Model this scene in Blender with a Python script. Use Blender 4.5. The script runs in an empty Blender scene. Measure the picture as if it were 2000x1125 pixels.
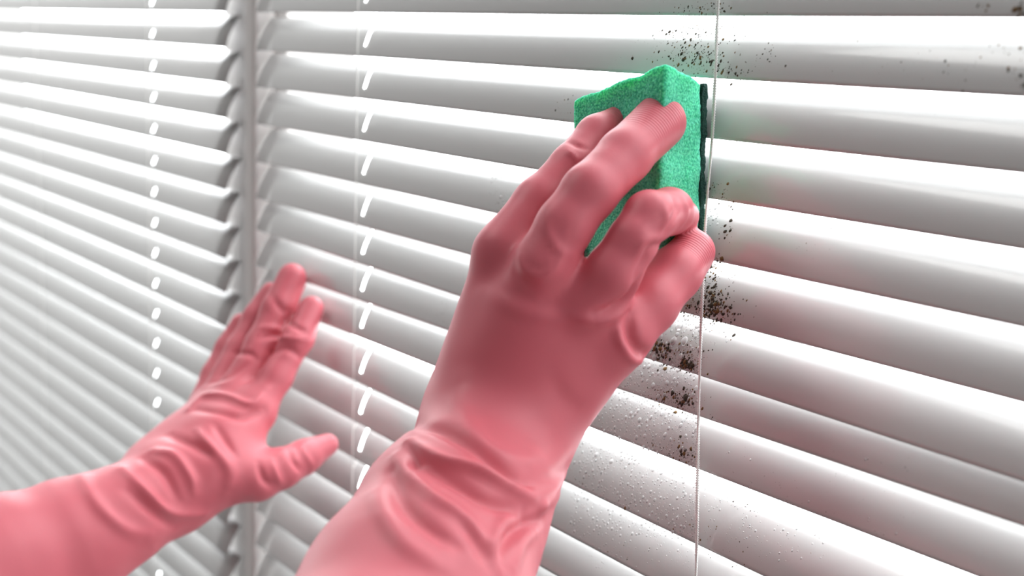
import bpy, math, random
import numpy as np
from mathutils import Vector, Matrix, noise
from mathutils.bvhtree import BVHTree

# ------------------------------------------------------------------ camera
F = 2800.0            # focal length in pixels of the 2000 px wide frame
PITCH = 0.024         # vertical distance between two slats (m)
_d = np.array([-1900, 550, -2800.]); _d /= np.linalg.norm(_d)
_v = np.array([-515, -(978500 + F * F) / 550., -F]); _v /= np.linalg.norm(_v)
Xc = -_d; Zc = -_v; Yc = np.cross(Zc, Xc)
R = np.stack([Xc, Yc, Zc])                 # camera coords -> world coords
def ray(px, py): return R @ np.array([(px - 1000) / F, -(py - 562.5) / F, -1.])
CAM = -ray(500, 243) * PITCH * F / 72
def at(px, py, Y=0.0):
    r = ray(px, py); return CAM + r * ((Y - CAM[1]) / r[1])
def P(px, py, z): return CAM + ray(px, py) * z

scene = bpy.context.scene
cam_data = bpy.data.cameras.new('camera')
cam = bpy.data.objects.new('camera', cam_data)
scene.collection.objects.link(cam)
M = Matrix.Identity(4)
for i in range(3):
    for j in range(3): M[i][j] = R[i, j]
    M[i][3] = CAM[i]
cam.matrix_world = M
cam_data.sensor_width = 36; cam_data.lens = F / 2000 * 36
cam_data.clip_start = 0.01
cam_data.dof.use_dof = True
cam_data.dof.focus_distance = 0.588
cam_data.dof.aperture_fstop = 8.0
scene.camera = cam

# ------------------------------------------------------------------ light
SKY, ROOM = 7.5, 0.185
w = bpy.data.worlds.new('world'); scene.world = w; w.use_nodes = True
nt = w.node_tree; nt.nodes.clear()
tc = nt.nodes.new('ShaderNodeTexCoord'); sx = nt.nodes.new('ShaderNodeSeparateXYZ')
mr = nt.nodes.new('ShaderNodeMapRange'); mr.interpolation_type = 'SMOOTHSTEP'
mr.inputs['From Min'].default_value = -0.05; mr.inputs['From Max'].default_value = 0.05
mx = nt.nodes.new('ShaderNodeMix'); mx.data_type = 'RGBA'
# the room is brighter at its far left end, where more daylight enters
mr3 = nt.nodes.new('ShaderNodeMapRange'); mr3.interpolation_type = 'SMOOTHSTEP'
mr3.inputs['From Min'].default_value = -0.78; mr3.inputs['From Max'].default_value = -0.97
mr3.inputs['To Min'].default_value = 1.0; mr3.inputs['To Max'].default_value = 6.5
vr = nt.nodes.new('ShaderNodeVectorMath'); vr.operation = 'SCALE'; vr.inputs[0].default_value = (ROOM, ROOM, ROOM * 0.99)
nt.links.new(sx.outputs['X'], mr3.inputs['Value']); nt.links.new(mr3.outputs['Result'], vr.inputs['Scale']); nt.links.new(vr.outputs[0], mx.inputs['A'])
mx.inputs['B'].default_value = (SKY, SKY * 1.01, SKY * 1.03, 1)
bg = nt.nodes.new('ShaderNodeBackground'); out = nt.nodes.new('ShaderNodeOutputWorld')
nt.links.new(tc.outputs['Generated'], sx.inputs[0]); nt.links.new(sx.outputs['Y'], mr.inputs['Value'])
# the sky outside is brighter towards the left of the window
mr2 = nt.nodes.new('ShaderNodeMapRange'); mr2.inputs['From Min'].default_value = -1; mr2.inputs['From Max'].default_value = 1
mr2.inputs['To Min'].default_value = 1.7; mr2.inputs['To Max'].default_value = 0.4
vm = nt.nodes.new('ShaderNodeVectorMath'); vm.operation = 'SCALE'; vm.inputs[0].default_value = (SKY, SKY * 1.01, SKY * 1.03)
nt.links.new(sx.outputs['X'], mr2.inputs['Value']); nt.links.new(mr2.outputs['Result'], vm.inputs['Scale']); nt.links.new(vm.outputs[0], mx.inputs['B'])
nt.links.new(mr.outputs['Result'], mx.inputs['Factor']); nt.links.new(mx.outputs['Result'], bg.inputs['Color'])
nt.links.new(bg.outputs[0], out.inputs[0])

def area(name, loc, target, size, power, col=(1, 1, 1)):
    l = bpy.data.lights.new(name, 'AREA'); l.shape = 'SQUARE'; l.size = size; l.energy = power; l.color = col
    o = bpy.data.objects.new(name, l); scene.collection.objects.link(o)
    o.location = loc
    o.rotation_euler = (Vector(target) - Vector(loc)).to_track_quat('-Z', 'Y').to_euler()
area('room_light', (-0.55, -0.95, 1.6), (0.25, -0.05, -0.05), 0.8, 10.5, (1, 0.99, 0.97))

scene.view_settings.view_transform = 'Standard'
scene.view_settings.look = 'None'
scene.view_settings.gamma = 1.0
scene.view_settings.exposure = 0.0
scene.view_settings.use_curve_mapping = False
scene.cycles.max_bounces = 12; scene.cycles.transparent_max_bounces = 16

# ------------------------------------------------------------------ helpers
rnd = random.Random(7)
def mat(name, col, rough=0.5, **kw):
    m = bpy.data.materials.new(name); m.use_nodes = True
    b = m.node_tree.nodes['Principled BSDF']
    b.inputs['Base Color'].default_value = (*col, 1); b.inputs['Roughness'].default_value = rough
    for k, v in kw.items(): b.inputs[k.replace('_', ' ')].default_value = v
    return m
def add_noise_bump(m, scale, strength, dist=0.001, detail=4):
    t = m.node_tree; b = t.nodes['Principled BSDF']
    c = t.nodes.new('ShaderNodeTexCoord'); n = t.nodes.new('ShaderNodeTexNoise'); bp = t.nodes.new('ShaderNodeBump')
    n.inputs['Scale'].default_value = scale; n.inputs['Detail'].default_value = detail
    bp.inputs['Strength'].default_value = strength; bp.inputs['Distance'].default_value = dist
    t.links.new(c.outputs['Object'], n.inputs['Vector']); t.links.new(n.outputs['Fac'], bp.inputs['Height'])
    t.links.new(bp.outputs[0], b.inputs['Normal']); return n, bp
def mesh_obj(name, verts, faces, m, parent=None, smooth=True):
    me = bpy.data.meshes.new(name); me.from_pydata([tuple(v) for v in verts], [], faces); me.update()
    if smooth: me.polygons.foreach_set('use_smooth', [True] * len(me.polygons))
    o = bpy.data.objects.new(name, me); scene.collection.objects.link(o)
    if m: me.materials.append(m)
    o.parent = parent; return o
def empty(name, loc=(0, 0, 0)):
    o = bpy.data.objects.new(name, None); scene.collection.objects.link(o); o.location = loc
    o.empty_display_size = 0.01; return o
def tag(o, label=None, cat=None, group=None, kind=None):
    for k, v in (('label', label), ('category', cat), ('group', group), ('kind', kind)):
        if v: o[k] = v
    return o
class MB:
    def __init__(s): s.v = []; s.f = []
    def box(s, x0, x1, y0, y1, z0, z1):
        n = len(s.v)
        s.v += [(x, y, z) for z in (z0, z1) for y in (y0, y1) for x in (x0, x1)]
        s.f += [tuple(n + i for i in q) for q in ((0, 2, 3, 1), (4, 5, 7, 6), (0, 1, 5, 4), (2, 6, 7, 3), (0, 4, 6, 2), (1, 3, 7, 5))]
        return s
    def tube(s, pts, r, n=8):
        pts = [Vector(p) for p in pts]; base = len(s.v)
        for i, p in enumerate(pts):
            t = (pts[min(i + 1, len(pts) - 1)] - pts[max(i - 1, 0)]).normalized()
            a = t.orthogonal().normalized() if i == 0 else (a - t * a.dot(t)).normalized()
            b = t.cross(a); rr = r[i] if isinstance(r, (list, tuple)) else r
            for k in range(n):
                q = 2 * math.pi * k / n; s.v.append(tuple(p + (a * math.cos(q) + b * math.sin(q)) * rr))
        for i in range(len(pts) - 1):
            for k in range(n):
                k2 = (k + 1) % n
                s.f.append((base + i * n + k, base + i * n + k2, base + (i + 1) * n + k2, base + (i + 1) * n + k))
        s.f.append(tuple(base + k for k in reversed(range(n)))); e = base + (len(pts) - 1) * n
        s.f.append(tuple(e + k for k in range(n))); return s
    def build(s, name, m, parent=None, smooth=False, bevel=0):
        o = mesh_obj(name, s.v, s.f, m, parent, smooth)
        if bevel:
            b = o.modifiers.new('bevel', 'BEVEL'); b.width = bevel; b.segments = 3; b.limit_method = 'ANGLE'
        return o

# ------------------------------------------------------------------ materials
m_slat = mat('white_enamel', (0.58, 0.58, 0.575), 0.30, Coat_Weight=0.8, Coat_Roughness=0.1)
m_frame = mat('window_frame_white', (0.72, 0.69, 0.675), 0.4)
m_wall = mat('wall_paint', (0.78, 0.77, 0.75), 0.8); add_noise_bump(m_wall, 300, 0.15)
m_cord = mat('white_cord', (0.93, 0.92, 0.89), 0.7)
m_rail = mat('rail_white', (0.8, 0.8, 0.79), 0.3)
m_glass = bpy.data.materials.new('window_glass'); m_glass.use_nodes = True
t = m_glass.node_tree; t.nodes.clear()
o_ = t.nodes.new('ShaderNodeOutputMaterial'); mxs = t.nodes.new('ShaderNodeMixShader')
tr = t.nodes.new('ShaderNodeBsdfTransparent'); gl = t.nodes.new('ShaderNodeBsdfGlossy'); fr = t.nodes.new('ShaderNodeFresnel')
gl.inputs['Roughness'].default_value = 0.0; tr.inputs['Color'].default_value = (0.97, 0.98, 0.98, 1)
mxs.inputs[0].default_value = 0.04; t.links.new(tr.outputs[0], mxs.inputs[1]); t.links.new(gl.outputs[0], mxs.inputs[2])
t.links.new(mxs.outputs[0], o_.inputs[0])

# ------------------------------------------------------------------ setting: wall with two windows
ZT, ZB = 0.32, -0.74
XL0, XL1 = -0.93, -0.0499
XR0, XR1 = 0.0002, 0.885
YF = 0.0155                                  # room side of the window sashes
mull0 = at(437, 85, YF)[0]; mull1 = at(560, 100, YF)[0]
zt, zb = ZT + 0.02, ZB - 0.03
w_ = MB(); w_.box(-3, 3, -0.03, 0.12, zt, 2.2); w_.box(-3, 3, -0.03, 0.12, -1.8, zb)
w_.box(-3, XL0 - 0.06, -0.03, 0.12, zb, zt); w_.box(XR1 + 0.06, 3, -0.03, 0.12, zb, zt)
tag(w_.build('wall_back', m_wall), kind='structure')
for n, (a, b) in enumerate(((XL0 - 0.06, mull0), (mull1, XR1 + 0.06)), 1):
    fm = MB(); fw = 0.035
    l = a + (fw if n == 1 else 0.0); r = b - (0.0 if n == 1 else fw)
    if n == 1: fm.box(a, l, YF, YF + 0.05, zb, zt)
    else: fm.box(r, b, YF, YF + 0.05, zb, zt)
    fm.box(l, r, YF, YF + 0.05, zt - fw, zt).box(l, r, YF, YF + 0.05, zb, zb + fw)
    wo = tag(fm.build('window_%d' % n, m_frame, bevel=0.002), kind='structure')
    MB().box(l, r, YF + 0.025, YF + 0.029, zb + fw, zt - fw).build('window_pane', m_glass, wo)
# mullion with a rounded bead that shows between the two blinds
mm = MB(); mm.box(mull0, mull1, YF, YF + 0.05, zb, zt)
tag(mm.build('trim_1', m_frame, bevel=0.002), kind='structure')
b0 = at(476, 400, -0.001)[0]; b1 = -0.0012
tag(MB().box(b0, b1, -0.001, YF, zb, zt).build('trim_2', m_frame, bevel=0.003), kind='structure')
tag(MB().box(XL0 - 0.06, XR1 + 0.06, -0.03, 0.10, zb - 0.02, zb).build('trim_3', m_frame, bevel=0.003), kind='structure')

# ------------------------------------------------------------------ slats
W_S, H_S = 0.011, 0.0214
def prof(s, bulge=0.0017):
    nx, nz = -H_S, W_S; L = math.hypot(nx, nz); k = bulge * 4 * s * (1 - s) / L
    return W_S * s + nx * k, H_S * s + nz * k
def slat_mesh(name, length, holes, hr=(0.36, 0.80, 0.0016, 0)):
    xs = {0.0, length}
    hw = hr[2]
    for h in holes:
        for q in (-.008, -.004, -hw, -hw * .5, 0, hw * .5, hw, .004, .008): xs.add(h + q)
    xs |= {length * i / 40 for i in range(41)}
    xs = sorted(xs); xs = [x for i, x in enumerate(xs) if i == 0 or x - xs[i - 1] > 2e-4]
    NS = 16; ss = [i / NS for i in range(NS + 1)]
    v = []; f = []
    for x in xs:
        for s in ss:
            y, z = prof(s)
            sk = sum(max(0, 1 - abs(x - h) / 0.008) for h in holes) * hr[3] * (0.5 - s)
            v.append((x + sk, y, z))
    n = NS + 1
    for i in range(len(xs) - 1):
        for j in range(NS):
            xm = (xs[i] + xs[i + 1]) / 2; sm = (ss[j] + ss[j + 1]) / 2
            if any(abs(xm - h) < hw and hr[0] < sm < hr[1] for h in holes): continue
            f.append((i * n + j, (i + 1) * n + j, (i + 1) * n + j + 1, i * n + j + 1))
    me = bpy.data.meshes.new(name); me.from_pydata(v, [], f); me.update()
    me.polygons.foreach_set('use_smooth', [True] * len(me.polygons)); me.materials.append(m_slat)
    return me
ROWS = range(-7, 29)
def blind(x0, x1, cords, holes, zoff, label, jitter, hr):
    root = empty('venetian_blind', ((x0 + x1) / 2, 0, ZT))
    root.parent = None
    tag(root, label, 'blind', 'white venetian blinds over the two windows')
    me = slat_mesh('slat', x1 - x0, [h - x0 for h in holes], hr)
    bpy.context.view_layer.update()
    inv = Vector(root.location)
    slats = []
    proto = bpy.data.objects.new('slat', me)
    sol = proto.modifiers.new('thickness', 'SOLIDIFY'); sol.thickness = 0.0003; sol.offset = -1
    for i, k in enumerate(ROWS):
        o = proto if i == 0 else proto.copy()
        scene.collection.objects.link(o)
        o.parent = root
        dz, tilt, roll = zoff.get(k, (0, 0, 0))
        dz += jitter * rnd.uniform(-.0004, .0004); tilt += jitter * rnd.uniform(-.02, .02)
        o.location = Vector((x0, 0, (3 - k) * PITCH + dz)) - inv
        o.rotation_euler = (tilt, roll, 0)
        slats.append(o)
    hr = MB().box(x0, x1, -0.008, 0.022, (3 - ROWS[0]) * PITCH + 0.028, ZT + 0.018).build('head_rail', m_rail, root, bevel=0.002)
    br = MB().box(x0, x1, -0.001, 0.014, (3 - ROWS[-1]) * PITCH - 0.022, (3 - ROWS[-1]) * PITCH - 0.006).build('bottom_rail', m_rail, root, bevel=0.003)
    for o in (hr, br): o.location = -inv
    return root, slats, inv
offs = {6: (0.0025, 0, 0.007), 7: (0.0033, 0, -0.0088), 8: (0.0055, 0, -0.008), 9: (0.0045, 0, 0.008), 10: (0.005, 0, 0.011), 11: (0.006, 0, 0.011),
        12: (0.0055, 0, 0.006), 13: (0.004, 0, 0.003), 14: (0.002, 0, 0), 15: (0.001, 0, 0)}
bl_l, sl_l, inv_l = blind(XL0, XL1, [], [-0.197], {}, 'white venetian blind on the left, out of focus beyond the window post', 1.0, (0.2, 0.42, 0.0013, 0.0))
bl_r, sl_r, inv_r = blind(XR0, XR1, [], [0.1455, 0.743], offs, 'white venetian blind with mould stains, being wiped with the green sponge', 1.0, (0.24, 0.88, 0.0015, 0.0045))
z_top, z_bot = ZT, (3 - ROWS[-1]) * PITCH - 0.01
def cords(root, inv, xs, twisted=None):
    for x in xs:
        if x == twisted:
            # front cord: two strands twisted around each other, hanging slightly loose
            mb = MB(); top = at(1403, -60, -0.0035); N = 900
            ctr = [(1403, 0), (1392, 270), (1377, 430), (1370, 616), (1364, 812), (1360, 1125)]
            pts = [at(a, b, -0.0035) for a, b in ctr]
            pts = [np.array([pts[0][0] + .001, -0.0035, z_top])] + pts + [np.array([pts[-1][0], -0.0035, z_bot])]
            zz = np.linspace(z_top, z_bot, N); px = np.interp(-zz, [-p[2] for p in pts], [p[0] for p in pts])
            kern = np.ones(31) / 31; px = np.convolve(np.pad(px, 15, mode='edge'), kern, 'valid')
            for ph in (0, math.pi):
                mb.tube([(px[i] + 0.00042 * math.cos(-zz[i] * 3000 + ph), -0.0035 + 0.00042 * math.sin(-zz[i] * 3000 + ph), zz[i]) for i in range(N)], 0.00046, 6)
            o = mb.build('lift_cord', m_cord, root, smooth=True); o.location = -inv; o['label'] = 'twisted white cord in front of the slats'
        for y, r in ((-0.0012 if x != twisted else 0.004, 0.00035), (0.0125, 0.00035)):
            if x == twisted and y < 0.01: continue
            o = MB().tube([(x, y, z_top), (x + 0.0003, y, (z_top + z_bot) / 2), (x, y, z_bot)], r, 6).build('ladder_cord', m_cord, root, smooth=True); o.location = -inv
        if x != twisted:
            o = MB().tube([(x + .0030, 0.0065 - .003, z_top), (x + .0030, 0.0065 - .003, z_bot)], 0.0005, 6)
            rg = MB()
            for k in ROWS:
                z = (3 - k) * PITCH
                rg.tube([(x, -0.0012, z - 0.0012), (x, 0.0, z - 0.0008), (x, 0.0122, z + 0.0185)], 0.0003, 5)
            r_ = rg.build('ladder_rungs', m_cord, root, smooth=True); r_.location = -inv; r_['kind'] = 'stuff'
cords(bl_l, inv_l, (-0.200, -0.500, -0.800))
cords(bl_r, inv_r, (0.1425, 0.443, 0.743), twisted=0.443)

# ------------------------------------------------------------------ implicit surfaces (gloves)
def smin(a, b, k):
    h = np.maximum(k - np.abs(a - b), 0) / k; return np.minimum(a, b) - h * h * k * 0.25
def cone(G, a, b, ra, rb):
    ab = b - a; L = float(ab @ ab)
    t = np.clip(((G - a) @ ab) / L, 0, 1)
    q = G - a - t[..., None] * ab
    return np.sqrt((q * q).sum(-1)) - (ra + t * (rb - ra))
def chain(G, pts, k=0.004):
    d = None
    for (a, ra), (b, rb) in zip(pts[:-1], pts[1:]):
        c = cone(G, a, b, ra, rb); d = c if d is None else smin(d, c, k)
    return d
def J(px, py, z, rpx):           # joint: a point in space and its radius in metres
    return (P(px, py, z), rpx * z / F)
def surface_nets(fn, lo, hi, h):
    ax = [np.arange(lo[i], hi[i] + h, h) for i in range(3)]
    G = np.stack(np.meshgrid(*ax, indexing='ij'), -1).astype(np.float32)
    D = fn(G).astype(np.float32); nx, ny, nz = D.shape
    S = D < 0
    c = [(i, j, k) for i in (0, 1) for j in (0, 1) for k in (0, 1)]
    sl = lambda A, o: A[o[0]:nx - 1 + o[0], o[1]:ny - 1 + o[1], o[2]:nz - 1 + o[2]]
    cnt = sum(sl(S, o).astype(np.int8) for o in c); act = (cnt > 0) & (cnt < 8)
    idx = -np.ones(act.shape, np.int64); ii = np.argwhere(act); idx[act] = np.arange(len(ii))
    acc = np.zeros((len(ii), 3)); num = np.zeros(len(ii))
    for p_ in range(8):
        for a_ in range(3):
            o0 = c[p_]
            if o0[a_] == 1: continue
            o1 = tuple(o0[q] + (1 if q == a_ else 0) for q in range(3))
            d0 = D[ii[:, 0] + o0[0], ii[:, 1] + o0[1], ii[:, 2] + o0[2]]; d1 = D[ii[:, 0] + o1[0], ii[:, 1] + o1[1], ii[:, 2] + o1[2]]
            m = (d0 < 0) != (d1 < 0); t = np.where(m, d0 / np.where(m, d0 - d1, 1), 0)
            pt = np.array(o0)[None] + np.zeros((len(ii), 3)); pt[:, a_] += t
            acc[m] += pt[m]; num[m] += 1
    V = (ii + acc / num[:, None]) * h + np.array([a[0] for a in ax])
    Fc = []
    for a_ in range(3):
        b_, c_ = [(1, 2), (2, 0), (0, 1)][a_]
        s0 = [slice(1, n - 1) for n in (nx, ny, nz)]; s0[a_] = slice(0, (nx, ny, nz)[a_] - 1)
        s1 = list(s0); s1[a_] = slice(1, (nx, ny, nz)[a_])
        A = S[tuple(s0)]; B = S[tuple(s1)]
        e = np.argwhere(A != B); e0 = A[A != B]
        e = e + np.array([0 if q == a_ else 1 for q in range(3)])
        def g(db, dc):
            q = e.copy(); q[:, b_] += db; q[:, c_] += dc; return idx[q[:, 0], q[:, 1], q[:, 2]]
        q = np.stack([g(-1, -1), g(0, -1), g(0, 0), g(-1, 0)], 1)
        q[~e0] = q[~e0][:, ::-1]; Fc.append(q)
    Fc = np.concatenate(Fc); Fc = Fc[(Fc >= 0).all(1)]
    return V, Fc
def smooth_verts(V, Fc, it, lam=0.5):
    n = len(V); E = np.concatenate([Fc[:, [0, 1]], Fc[:, [1, 2]], Fc[:, [2, 3]], Fc[:, [3, 0]]]); E = np.concatenate([E, E[:, ::-1]])
    deg = np.bincount(E[:, 0], minlength=n)[:, None]
    for _ in range(it):
        s = np.stack([np.bincount(E[:, 0], weights=V[E[:, 1], q], minlength=n) for q in range(3)], 1)
        V = V + lam * (s / deg - V)
    return V
def vnormals(V, Fc):
    a = V[Fc[:, 2]] - V[Fc[:, 0]]; b = V[Fc[:, 3]] - V[Fc[:, 1]]; fn = np.cross(a, b)
    N = np.zeros_like(V)
    for q in range(3):
        for k in range(3): N[:, k] += np.bincount(Fc[:, q], weights=fn[:, k], minlength=len(V))
        
    for k in range(3): N[:, k] += np.bincount(Fc[:, 3], weights=fn[:, k], minlength=len(V))
    return N / (np.linalg.norm(N, axis=1)[:, None] + 1e-12)
def seg_dist(V, A, B):
    ab = B - A; t = np.clip(((V - A) @ ab) / max(ab @ ab, 1e-12), 0, 1)
    return np.linalg.norm(V - A - t[:, None] * ab, axis=1), t
def catmull(pts, n=6):
    pts = [np.array(p, float) for p in pts]
    if len(pts) < 3: return pts
    o = []; q = [2 * pts[0] - pts[1]] + pts + [2 * pts[-1] - pts[-2]]
    for i in range(1, len(q) - 2):
        for j in range(n):
            t = j / n; a, b, c, d = q[i - 1], q[i], q[i + 1], q[i + 2]
            o.append(0.5 * (2 * b + (c - a) * t + (2 * a - 5 * b + 4 * c - d) * t * t + (3 * b - a - 3 * c + d) * t ** 3))
    o.append(pts[-1]); return o
def folds(V, Fc, lines, mmpx):
    """raise or sink soft folds of the rubber along lines lying on the surface"""
    bv = BVHTree.FromPolygons([tuple(v) for v in V], [tuple(int(i) for i in f) for f in Fc])
    N = vnormals(V, Fc); D = np.zeros(len(V))
    for pts, h, wd in lines:
        P3 = []
        for p in catmull(pts):
            r = Vector(ray(p[0], p[1])); hit = bv.ray_cast(Vector(CAM), r.normalized())
            if hit[0] is None: hit = bv.find_nearest(Vector(P3[-1]) if P3 else Vector(P(p[0], p[1], mmpx)))
            P3.append(np.array(hit[0]))
        if len(P3) < 2: continue
        L = len(P3) - 1; dmin = np.full(len(V), 9.); tt = np.zeros(len(V))
        for i in range(L):
            d_, t_ = seg_dist(V, P3[i], P3[i + 1]); m = d_ < dmin
            dmin[m] = d_[m]; tt[m] = (i + t_[m]) / L
        amp = np.sin(np.clip(tt, 0.04, 0.96) * math.pi) ** 0.5
        W = wd * mmpx / F; H = h * mmpx / F
        D += amp * H * np.exp(-(dmin / W) ** 2)
    return V + N * D[:, None]
def glove_object(name, V, Fc, m, parent, tips, period):
    o = mesh_obj(name, V, [tuple(int(i) for i in f) for f in Fc], m, parent)
    u = np.zeros(len(V)); mask = np.zeros(len(V)); best = np.full(len(V), 9.)
    for (a, ra), (b, rb), side in tips:      # grip ribs across each finger pad
        ab = b - a; L = np.linalg.norm(ab); t = (V - a) @ ab / (L * L)
        d_ = np.linalg.norm(V - a - np.clip(t, 0, 1)[:, None] * ab, axis=1)
        q = d_ < (max(ra, rb) * 1.35); near = q & (d_ < best)
        sd = np.array(side); sd = sd / np.linalg.norm(sd)
        off = V - a - t[:, None] * ab; off /= np.linalg.norm(off, axis=1)[:, None] + 1e-9
        mk = np.clip((off @ sd - 0.35) * 4, 0, 1) * np.clip((t - 0.25) * 4, 0, 1) * np.clip((1.18 - t) * 6, 0, 1)
        u[near] = (t * L / period)[near]; mask[near] = mk[near]; best[near] = d_[near]
    for nm, arr in (('rib_u', u), ('rib_mask', mask)):
        at_ = o.data.attributes.new(nm, 'FLOAT', 'POINT'); at_.data.foreach_set('value', arr.astype(np.float32))
    return o

m_glove = mat('pink_rubber', (0.68, 0.145, 0.18), 0.45, Subsurface_Weight=0.12, Subsurface_Scale=0.004, Specular_IOR_Level=0.4)
m_glove.node_tree.nodes['Principled BSDF'].inputs['Subsurface Radius'].default_value = (1, 0.4, 0.35)
t = m_glove.node_tree; B = t.nodes['Principled BSDF']
a1 = t.nodes.new('ShaderNodeAttribute'); a1.attribute_name = 'rib_u'; a2 = t.nodes.new('ShaderNodeAttribute'); a2.attribute_name = 'rib_mask'
s1 = t.nodes.new('ShaderNodeMath'); s1.operation = 'MULTIPLY'; s1.inputs[1].default_value = 2 * math.pi
s2 = t.nodes.new('ShaderNodeMath'); s2.operation = 'SINE'; s3 = t.nodes.new('ShaderNodeMath'); s3.operation = 'MULTIPLY'
bp = t.nodes.new('ShaderNodeBump'); bp.inputs['Strength'].default_value = 0.45; bp.inputs['Distance'].default_value = 0.00025
n1 = t.nodes.new('ShaderNodeTexNoise'); n1.inputs['Scale'].default_value = 900; tcx = t.nodes.new('ShaderNodeTexCoord')
bp2 = t.nodes.new('ShaderNodeBump'); bp2.inputs['Strength'].default_value = 0.12; bp2.inputs['Distance'].default_value = 0.0002
t.links.new(a1.outputs['Fac'], s1.inputs[0]); t.links.new(s1.outputs[0], s2.inputs[0]); t.links.new(s2.outputs[0], s3.inputs[0])
t.links.new(a2.outputs['Fac'], s3.inputs[1]); t.links.new(s3.outputs[0], bp.inputs['Height'])
t.links.new(tcx.outputs['Object'], n1.inputs['Vector']); t.links.new(n1.outputs['Fac'], bp2.inputs['Height'])
t.links.new(bp2.outputs[0], bp.inputs['Normal']); t.links.new(bp.outputs[0], B.inputs['Normal'])
m_skin = mat('skin', (0.62, 0.36, 0.27), 0.5, Subsurface_Weight=0.15, Subsurface_Scale=0.01)

# ---- right glove (holds the sponge)
idx_ = [J(985, 490, .540, 58), J(1055, 398, .548, 52), J(1120, 328, .556, 47), J(1168, 267, .566, 42), J(1229, 235, .578, 39)]
mid_ = [J(1062, 515, .520, 58), J(1103, 441, .521, 55), J(1152, 375, .524, 55), J(1220, 304, .538, 53), J(1288, 238, .556, 53)]
rin_ = [J(1150, 590, .524, 60), J(1196, 534, .520, 55), J(1236, 470, .520, 49), J(1268, 424, .524, 50), J(1308, 412, .540, 45), J(1334, 422, .560, 33)]
pin_ = [J(1200, 662, .532, 60), J(1266, 592, .540, 59), J(1316, 536, .549, 53), J(1353, 491, .559, 45)]
thb_ = [J(930, 800, .565, 60), J(1000, 640, .585, 50), J(1080, 520, .597, 44), J(1140, 460, .600, 36)]
palm_r = [(J(985, 500, .545, 55), J(920, 780, .545, 88)), (J(1060, 535, .527, 66), J(945, 830, .535, 92)),
          (J(1150, 612, .530, 66), J(985, 840, .535, 92)), (J(1196, 660, .535, 66), J(1025, 860, .540, 84)),
          (J(1050, 640, .540, 110), J(960, 860, .545, 110))]
arm_r = [J(958, 885, .535, 136), J(925, 950, .520, 150), J(880, 1020, .505, 176), J(810, 1180, .475, 218), J(700, 1420, .43, 262), J(590, 1660, .39, 300)]
def sdf_right(G):
    fg = chain(G, idx_, .003)
    for c in (mid_, rin_, pin_): fg = smin(fg, chain(G, c, .003), 0.0014)
    pm = None
    for (a, ra), (b, rb) in palm_r:
        c = cone(G, a, b, ra, rb); pm = c if pm is None else smin(pm, c, 0.012)
    pm = smin(pm, chain(G, arm_r, 0.01), 0.012)
    d = smin(pm, fg, 0.007)
    return smin(d, chain(G, thb_), 0.006)
def bounds(chs, pad=0.006):
    pts = [(p, r) for c in chs for p, r in c]
    return np.min([p - r for p, r in pts], 0) - pad, np.max([p + r for p, r in pts], 0) + pad
folds_r = [   # (points in the photo, height px, width px)
    # wrist and cuff folds
    ([(800, 826), (861, 838), (927, 875), (987, 925), (1022, 950)], -17, 17),
    ([(799, 862), (861, 899), (927, 917), (983, 945), (1057, 990)], 19, 13),
    ([(822, 905), (899, 948), (955, 980), (1022, 1003)], -18, 15),
    ([(772, 890), (800, 930), (850, 975), (905, 1010), (950, 1060)], 13, 13),
    ([(798, 868), (812, 895), (806, 922)], -11, 9),
    ([(764, 920), (790, 985), (843, 1033), (889, 1065)], -15, 16),
    ([(730, 960), (760, 1020), (800, 1070), (870, 1110)], 9, 18),
    ([(899, 1012), (927, 1052), (955, 1105)], -10, 14),
    ([(1102, 930), (1080, 955), (1040, 965), (1000, 950)], 10, 12),
    ([(1097, 968), (1062, 985), (1045, 1000)], 9, 12),
    ([(1060, 1012), (1025, 1026), (992, 1050), (975, 1095)], -14, 11),
    ([(1045, 1040), (1020, 1060), (1005, 1110)], 8, 12),
    ([(1010, 1000), (985, 1020), (965, 1060), (975, 1110)], 9, 12),
    # back of the hand
    ([(905, 740), (900, 810), (950, 875), (1050, 905), (1130, 880)], 7, 26),
    ([(1075, 730), (1100, 780), (1140, 800)], -4, 22),
    ([(1228, 618), (1232, 655), (1250, 686), (1268, 694)], -17, 12),
    ([(1205, 630), (1212, 665), (1235, 700), (1262, 706)], 9, 10),
    ([(1015, 505), (1025, 528), (1055, 540), (1085, 525), (1098, 500)], 6, 9),
    ([(1000, 500), (1008, 535), (1040, 560)], -4, 11),
    ([(940, 570), (1020, 605), (1110, 625), (1200, 612)], 5, 18),
    ([(1075, 400), (1068, 440), (1085, 480), (1120, 500)], 4, 10),
    ([(1138, 508), (1150, 485), (1185, 440)], -8, 7),
    # between ring and little finger
    ([(1160, 612), (1200, 600), (1232, 575), (1250, 545)], -17, 8),
    ([(1235, 560), (1250, 520), (1285, 484)], -6, 8),
    ([(1120, 615), (1165, 628), (1210, 612), (1245, 580)], 6, 9),
    # finger creases
    ([(1112, 276), (1126, 284), (1142, 290)], -6, 6),
    ([(1106, 294), (1118, 302), (1128, 314)], 5, 6),
    ([(1312, 378), (1322, 410), (1305, 445), (1290, 455)], -8, 7),
    ([(1335, 388), (1342, 415), (1330, 442)], 4, 7),
    ([(1296, 400), (1302, 430), (1288, 455)], 5, 7),
    ([(1300, 478), (1270, 485), (1254, 512)], -8, 8),
    ([(1285, 462), (1258, 472), (1240, 495)], 5, 8),
]
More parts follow.
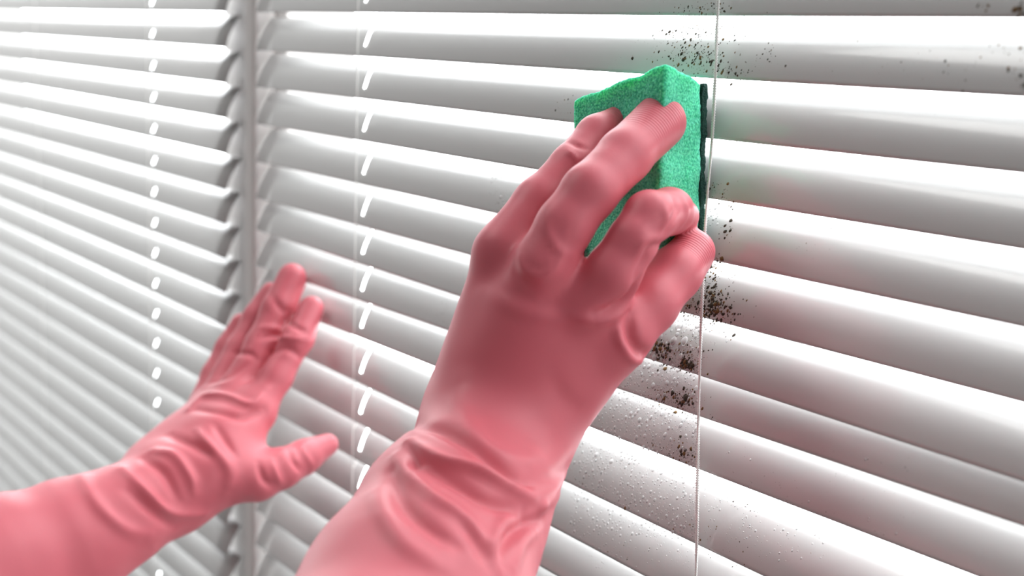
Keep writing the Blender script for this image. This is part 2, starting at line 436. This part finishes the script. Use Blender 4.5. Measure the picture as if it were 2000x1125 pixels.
def build_glove(sdf, chs, h, lines, zref, arm_end, label, tips, seed, wrinkle):
    lo, hi = bounds(chs)
    V, Fc = surface_nets(sdf, lo, hi, h)
    # cut the sleeve open at the cuff
    a, b = arm_end; nrm = (b - a) / np.linalg.norm(b - a)
    V = smooth_verts(V, Fc, 7)
    N = vnormals(V, Fc)
    dsp = np.array([noise.noise(Vector((v[0] * 55 + seed, v[1] * 55, v[2] * 55))) for v in V])
    V = V + N * (dsp * wrinkle)[:, None]
    V = folds(V, Fc, lines, zref)
    V = smooth_verts(V, Fc, 2)
    keep = ((V - b) @ nrm) < 0
    Fc = Fc[keep[Fc].all(1)]
    used = np.unique(Fc); mp = -np.ones(len(V), np.int64); mp[used] = np.arange(len(used)); V = V[used]; Fc = mp[Fc]
    o = glove_object('rubber_glove', V, Fc, m_glove, None, tips, 0.0014)
    s = o.modifiers.new('rubber', 'SOLIDIFY'); s.thickness = 0.0006; s.offset = -1
    tag(o, label, 'glove')
    return o, nrm
tips_r = [(idx_[-2], idx_[-1], R @ np.array([-.3, .8, .5])), (mid_[-2], mid_[-1], R @ np.array([-.2, .6, .8])), (pin_[-2], pin_[-1], R @ np.array([0., .5, .9]))]
g_r, n_r = build_glove(sdf_right, [idx_, mid_, rin_, pin_, thb_, arm_r], 0.0010, folds_r, .53, (arm_r[-2][0], P(655, 1520, .413)),
    'pink rubber glove with its back to the viewer, gripping the green sponge', tips_r, 3, 0.0003)

# ---- left glove (flat against the blind, palm side seen)
ixl = [J(500, 800, .835, 38), J(540, 735, .845, 31), J(582, 662, .855, 29), J(609, 602, .866, 25)]
mdl = [J(465, 765, .850, 37), J(512, 672, .865, 32), J(544, 604, .875, 32), J(570, 543, .882, 29)]
rgl = [J(430, 765, .862, 32), J(468, 682, .878, 28), J(500, 622, .888, 26), J(530, 572, .893, 22)]
pkl = [J(398, 790, .868, 30), J(418, 735, .882, 26), J(445, 680, .892, 22), J(470, 630, .897, 19)]
tml = [J(420, 925, .805, 70), J(500, 932, .808, 46), J(548, 915, .815, 38), J(592, 893, .826, 32), J(640, 868, .838, 23)]
palm_l = [(J(497, 808, .832, 40), J(355, 950, .800, 66)), (J(458, 785, .845, 44), J(330, 945, .805, 72)),
          (J(425, 795, .855, 42), J(310, 935, .810, 66)), (J(400, 812, .860, 34), J(300, 920, .815, 56)),
          (J(440, 880, .82, 70), J(340, 960, .800, 76))]
arm_l = [J(320, 960, .795, 76), J(240, 1005, .780, 92), J(140, 1055, .765, 116), J(0, 1110, .740, 138), J(-180, 1190, .70, 160)]
def sdf_left(G):
    fg = chain(G, ixl)
    for c in (mdl, rgl, pkl): fg = smin(fg, chain(G, c), 0.0025)
    pm = None
    for (a, ra), (b, rb) in palm_l:
        c = cone(G, a, b, ra, rb); pm = c if pm is None else smin(pm, c, 0.012)
    pm = smin(pm, chain(G, arm_l, 0.01), 0.012)
    return smin(smin(pm, fg, 0.006), chain(G, tml), 0.010)
folds_l = [
    ([(368, 800), (400, 775), (440, 775), (490, 790), (520, 760)], 9, 8),
    ([(385, 800), (430, 805), (470, 815), (515, 800)], -8, 9),
    ([(400, 750), (450, 735), (500, 700)], -4, 6),
    ([(330, 850), (380, 870), (420, 895)], -9, 10),
    ([(300, 880), (340, 890), (370, 930), (380, 960)], 9, 9),
    ([(280, 895), (320, 925), (345, 975)], -9, 9),
    ([(420, 830), (440, 860), (460, 890)], -7, 8),
    ([(385, 840), (410, 870), (440, 905)], 6, 8),
    ([(240, 915), (285, 960), (330, 1000), (400, 1005)], 9, 9),
    ([(250, 960), (300, 1000), (340, 1030)], -8, 9),
    ([(160, 930), (190, 985), (240, 1030), (290, 1045)], 7, 12),
    ([(505, 905), (515, 935), (530, 950)], -8, 7),
    ([(530, 900), (540, 930), (550, 945)], 6, 7),
    ([(565, 880), (575, 905), (590, 920)], -6, 6),
    ([(590, 875), (600, 895), (610, 910)], 4, 6),
    ([(530, 690), (560, 680), (590, 700)], -7, 7),
    ([(525, 665), (555, 660), (600, 665)], 5, 6),
    ([(560, 630), (580, 640), (600, 650)], -5, 7),
    ([(505, 660), (530, 655), (550, 660)], -7, 6),
    ([(505, 640), (530, 640), (550, 645)], 5, 6),
    ([(530, 575), (545, 600), (560, 610)], -5, 8),
    ([(460, 690), (485, 690), (500, 700)], -6, 6),
    ([(415, 880), (450, 920), (440, 960)], 6, 12),
]
tips_l = []
g_l, n_l = build_glove(sdf_left, [ixl, mdl, rgl, pkl, tml, arm_l], 0.0011, folds_l, .84, (arm_l[-2][0], P(-110, 1158, .718)),
    'pink rubber glove with spread thumb, pressed flat against the blind beside the window post', tips_l, 11, 0.0007)

# cuffs and bare forearms (just beyond the picture)
for g, ch, end, nrm in ((g_r, arm_r, P(655, 1520, .413), n_r), (g_l, arm_l, P(-110, 1158, .718), n_l)):
    r = ch[-2][1] + (ch[-1][1] - ch[-2][1]) * 0.5
    a = Vector(nrm).orthogonal().normalized(); b = Vector(nrm).cross(a)
    ring = [tuple(Vector(end) + (a * math.cos(q) + b * math.sin(q)) * r * 1.0) for q in [2 * math.pi * i / 48 for i in range(49)]]
    MB().tube(ring, 0.0016, 8).build('cuff_bead', m_glove, g, smooth=True)
    e = Vector(end); n = Vector(nrm)
    rr = r * 0.86
    pts = [e - n * 0.02 + n * t for t in np.linspace(0, 0.16, 10)]
    fo = MB().tube(pts, [rr * (1 + 0.12 * i / 9) for i in range(10)], 32).build('forearm', m_skin, g, smooth=True)

# ------------------------------------------------------------------ sponge
def grid_block(c, n, noise_amp, seed, fscale=120):
    """c: 8 corners [z][y][x] as arrays -> subdivided hexahedron with rounded, crumbly surface"""
    V = {}; verts = []; faces = []
    def pt(i, j, k):
        key = (i, j, k)
        if key not in V:
            u, v_, w_ = i / n[0], j / n[1], k / n[2]
            p = 0
            for a in (0, 1):
                for b in (0, 1):
                    for d in (0, 1):
                        p = p + c[a][b][d] * ((w_ if a else 1 - w_) * (v_ if b else 1 - v_) * (u if d else 1 - u))
            V[key] = len(verts); verts.append(p)
        return V[key]
    for axis in range(3):
        a, b = [q for q in range(3) if q != axis]
        for side in (0, n[axis]):
            for i in range(n[a]):
                for j in range(n[b]):
                    q = []
                    for di, dj in ((0, 0), (1, 0), (1, 1), (0, 1)):
                        t_ = [0, 0, 0]; t_[axis] = side; t_[a] = i + di; t_[b] = j + dj; q.append(pt(*t_))
                    if (side == 0) ^ (axis == 1): q = q[::-1]
                    faces.append(tuple(q))
    return np.array(verts), np.array(faces)
m_foam = mat('green_foam', (0.03, 0.50, 0.25), 0.9, Subsurface_Weight=0.8, Subsurface_Scale=0.006)
m_foam.node_tree.nodes['Principled BSDF'].inputs['Subsurface Radius'].default_value = (0.3, 1, 0.6)
t = m_foam.node_tree; B = t.nodes['Principled BSDF']
tcx = t.nodes.new('ShaderNodeTexCoord'); vo = t.nodes.new('ShaderNodeTexVoronoi'); vo.inputs['Scale'].default_value = 900
bpn = t.nodes.new('ShaderNodeBump'); bpn.inputs['Strength'].default_value = 0.7; bpn.inputs['Distance'].default_value = 0.0006
no = t.nodes.new('ShaderNodeTexNoise'); no.inputs['Scale'].default_value = 1100; no.inputs['Detail'].default_value = 2
cr = t.nodes.new('ShaderNodeValToRGB')
cr.color_ramp.elements[0].position = 0.33; cr.color_ramp.elements[0].color = (0.03, 0.50, 0.26, 1)
cr.color_ramp.elements[1].position = 0.62; cr.color_ramp.elements[1].color = (0.16, 0.86, 0.52, 1)
ad = t.nodes.new('ShaderNodeMath'); ad.operation = 'ADD'
t.links.new(tcx.outputs['Object'], vo.inputs['Vector']); t.links.new(tcx.outputs['Object'], no.inputs['Vector'])
t.links.new(no.outputs['Fac'], cr.inputs[0]); t.links.new(cr.outputs[0], B.inputs['Base Color'])
t.links.new(vo.outputs['Distance'], ad.inputs[0]); t.links.new(no.outputs['Fac'], ad.inputs[1])
t.links.new(ad.outputs[0], bpn.inputs['Height']); t.links.new(bpn.outputs[0], B.inputs['Normal'])
m_pad = mat('dark_scouring_pad', (0.012, 0.06, 0.045), 0.95); add_noise_bump(m_pad, 1400, 1.0, 0.0012)

YW = -0.0018
# corners on the wall side / room side
TRw, BRw = at(1373, 163, YW - .002), at(1367, 500, YW - .002)
TRr, BRr = at(1300, 122, -0.030), at(1284, 470, -0.030)
TLr, BLr = at(1120, 196, -0.030), at(1125, 560, -0.030)
TLw = TLr + (TRw - TRr) * np.array([1, .9, .9]); BLw = BLr + (BRw - BRr)
root_s = empty('kitchen_sponge', tuple((TRw + BLw) / 2))
inv_s = Vector(root_s.location)
tag(root_s, 'green foam sponge with dark scouring pad, pressed on the blind by the gloved fingers', 'sponge')
c = [[[BLr, BRr], [BLw, BRw]], [[TLr, TRr], [TLw, TRw]]]   # [z][y][x]
V, Fc = grid_block(c, (60, 26, 84), 0, 1)
V = smooth_verts(V, Fc, 6)
N = vnormals(V, Fc)
d_ = np.array([noise.noise(Vector(v * 700)) * .00035 + noise.noise(Vector(v * 90)) * .0011 for v in V])
V = V + N * d_[:, None]
fo = mesh_obj('foam_block', V, [tuple(int(i) for i in q) for q in Fc], m_foam, root_s); fo.location = -inv_s
off = np.array([0, 0.0040, 0])
pw = lambda p, o=0.0: p + np.array([0.0, o, 0.0])
c2 = [[[pw(BLw, -.0003), pw(BRw, -.0003)], [pw(BLw, .0027), pw(BRw, .0027)]], [[pw(TLw, -.0003), pw(TRw, -.0003)], [pw(TLw, .0027), pw(TRw, .0027)]]]
V, Fc = grid_block(c2, (60, 6, 84), 0, 1); V = smooth_verts(V, Fc, 2); N = vnormals(V, Fc)
d_ = np.array([noise.noise(Vector(v * 500)) * .0006 + noise.noise(Vector(v * 1500)) * .0004 + noise.noise(Vector(v * 80)) * .0008 for v in V])
V = V + N * d_[:, None]
pd = mesh_obj('scouring_pad', V, [tuple(int(i) for i in q) for q in Fc], m_pad, root_s); pd.location = -inv_s

# ------------------------------------------------------------------ mould and water on the slats
bpy.context.view_layer.update()
sv = []; sf = []
for o in sl_r:
    mw = Matrix.Translation(inv_r) @ Matrix.Translation(o.location) @ o.rotation_euler.to_matrix().to_4x4()
    n0 = len(sv); sv += [mw @ v.co for v in o.data.vertices]; sf += [tuple(n0 + i for i in p.vertices) for p in o.data.polygons]
bv = BVHTree.FromPolygons(sv, sf)
def on_slat(px, py):
    h = bv.ray_cast(Vector(CAM), Vector(ray(px, py)).normalized())
    if h[0] is None: return None
    n = h[1]
    if n.dot(Vector(ray(px, py))) > 0: n = -n
    return h[0], n
def blob(V, Fa, c, n, r, hgt, rg, seg=7, rings=2, irr=0.25, stretch=1.0):
    a = Vector((1, 0, 0)); a = (a - n * a.dot(n)).normalized(); b = n.cross(a)
    base = len(V); ir = [1 + rg.uniform(-irr, irr) for _ in range(seg)]
    for k in range(rings):
        th = (math.pi / 2) * k / rings; rr = r * math.cos(th); z = hgt * math.sin(th)
        for i in range(seg):
            q = 2 * math.pi * i / seg
            V.append(tuple(c + (a * math.cos(q) * ir[i] + b * math.sin(q) * ir[i] * stretch) * rr + n * (z - 0.00002)))
    V.append(tuple(c + n * hgt)); top = len(V) - 1
    for k in range(rings - 1):
        for i in range(seg):
            j = (i + 1) % seg; Fa.append((base + k * seg + i, base + k * seg + j, base + (k + 1) * seg + j, base + (k + 1) * seg + i))
    k = (rings - 1) * seg
    for i in range(seg): Fa.append((base + k + i, base + k + (i + 1) % seg, top))
    Fa.append(tuple(base + i for i in reversed(range(seg))))
m_mould = mat('black_mould', (0.035, 0.022, 0.010), 0.8)
m_mould2 = mat('brown_mould', (0.16, 0.085, 0.025), 0.8)
clusters = [  # px, py, sx, sy, count, size px
    (1345, 90, 32, 24, 130, 2.0), (1372, 120, 20, 16, 90, 2.6), (1375, 20, 28, 10, 70, 1.8), (1300, 100, 50, 40, 60, 1.2),
    (1425, 140, 14, 10, 20, 2.2), (1500, 108, 9, 14, 12, 2.2), (1460, 125, 30, 18, 18, 1.5), (1410, 50, 14, 20, 20, 1.5),
    (1400, 375, 14, 16, 40, 2.0), (1425, 395, 5, 6, 6, 2.2), (1105, 215, 10, 20, 18, 1.3), (1422, 450, 5, 12, 14, 2.4),
    (1393, 505, 6, 10, 40, 2.2), (1392, 595, 13, 22, 170, 2.8), (1400, 612, 22, 16, 70, 2.4), (1432, 545, 5, 6, 7, 2.0),
    (1345, 600, 18, 14, 60, 2.2), (1388, 540, 8, 16, 50, 2.0),
    (1292, 680, 10, 10, 60, 3.2), (1296, 700, 8, 10, 30, 2.4), (1340, 690, 14, 14, 60, 2.0), (1344, 715, 9, 6, 80, 3.0), (1368, 700, 4, 20, 30, 1.8),
    (1322, 775, 18, 10, 80, 2.4), (1330, 785, 10, 8, 50, 3.0), (1275, 765, 14, 12, 16, 1.8), (1388, 810, 3, 3, 3, 2.6),
    (1335, 885, 10, 12, 50, 2.8), (1305, 885, 10, 12, 16, 2.0), (1275, 875, 8, 10, 12, 1.6),
    (1340, 1035, 40, 12, 40, 1.5), (1135, 945, 6, 10, 8, 2.0), (1218, 985, 5, 6, 5, 2.0), (1440, 975, 12, 16, 12, 1.6), (1500, 990, 3, 3, 2, 2.6),
    (1225, 1080, 6, 12, 6, 2.0), (1180, 1060, 30, 16, 16, 1.2), (1560, 950, 80, 30, 20, 1.2), (1420, 1080, 30, 12, 20, 1.4),
    (1990, 20, 4, 7, 14, 4.5), (1965, 95, 30, 20, 10, 3.0), (1985, 150, 10, 14, 10, 3.0), (1900, 120, 50, 30, 14, 2.0), (1925, 10, 12, 6, 6, 3.0),
    (1600, 495, 20, 14, 6, 1.3), (1565, 455, 30, 20, 8, 1.2), (1720, 130, 60, 30, 20, 1.4), (1060, 320, 25, 10, 14, 1.0), (960, 415, 20, 8, 14, 1.2),
]
rg = random.Random(5); VA, FA, VB, FB = [], [], [], []
for (cx, cy, sxx, syy, n, sz) in clusters:
    for i in range(int(n * 1.5)):
        px, py = rg.gauss(cx, sxx), rg.gauss(cy, syy)
        if rg.random() < 0.35: px = rg.gauss(cx, sxx * 1.6)
        h = on_slat(px, py)
        if not h: continue
        r = sz * min(1.7, math.exp(rg.gauss(-0.55, 0.6))) * 0.76 / F * .59 * (1 if rg.random() < .85 else 1.5)
        if rg.random() < 0.72: blob(VA, FA, h[0], h[1], r, r * 0.5, rg, 7, 2, 0.35, rg.uniform(.8, 1.4))
        else: blob(VB, FB, h[0], h[1], r * 1.05, r * 0.5, rg, 7, 2, 0.35, rg.uniform(.8, 1.4))
o = mesh_obj('mould_specks', VA, FA, m_mould); tag(o, 'black mould specks dotted over the slats around the twisted cord', 'mould', kind='stuff')
o = mesh_obj('brown_mould_specks', VB, FB, m_mould2); tag(o, 'brown mould flecks mixed in beside the twisted cord', 'mould', kind='stuff')

m_water = mat('water', (0.95, 0.95, 0.95), 0.05, Transmission_Weight=0.6, IOR=1.33)  # diffuse white share paints in the caustic light that whitens clear drops
VW, FW = [], []; used = []
zones = [  # px range, py range, count, radius px range
    (1215, 1366, 612, 700, 420, 1.0, 8.0), (1190, 1364, 700, 800, 700, 1.0, 5.2), (1130, 1362, 790, 905, 900, 0.9, 4.6),
    (1110, 1360, 900, 1050, 900, 0.8, 3.2), (1330, 1372, 560, 620, 40, 1.0, 4.5), (1368, 1402, 405, 440, 40, 1.0, 3.5),
    (955, 1060, 340, 420, 70, 0.9, 3.0), (1375, 1480, 950, 1060, 60, 0.8, 2.6), (1450, 1620, 985, 1100, 50, .8, 2.2),
    (1375, 1420, 600, 680, 18, .8, 2.0), (1150, 1360, 1040, 1110, 80, .7, 2.0), (845, 880, 560, 640, 10, 1.0, 2.4), (1400, 1800, 880, 1060, 70, .7, 1.8)]
for (x0, x1, y0, y1, n, r0, r1) in zones:
    for i in range(n):
        px, py = rg.uniform(x0, x1), rg.uniform(y0, y1)
        rpx = r0 + (r1 - r0) * rg.random() ** 2.9
        if any((px - a) ** 2 + (py - b) ** 2 < (rpx + c_) ** 2 * 1.3 for a, b, c_ in used): continue
        h = on_slat(px, py)
        if not h: continue
        used.append((px, py, rpx)); r = rpx / F * .60 * 1.2
        blob(VW, FW, h[0], h[1], r, r * 0.45, rg, 12, 4, 0.05, rg.uniform(1.0, 1.15))
o = mesh_obj('water_droplets', VW, FW, m_water); tag(o, 'clear water droplets beaded on the slats below the green sponge', 'water', kind='stuff')
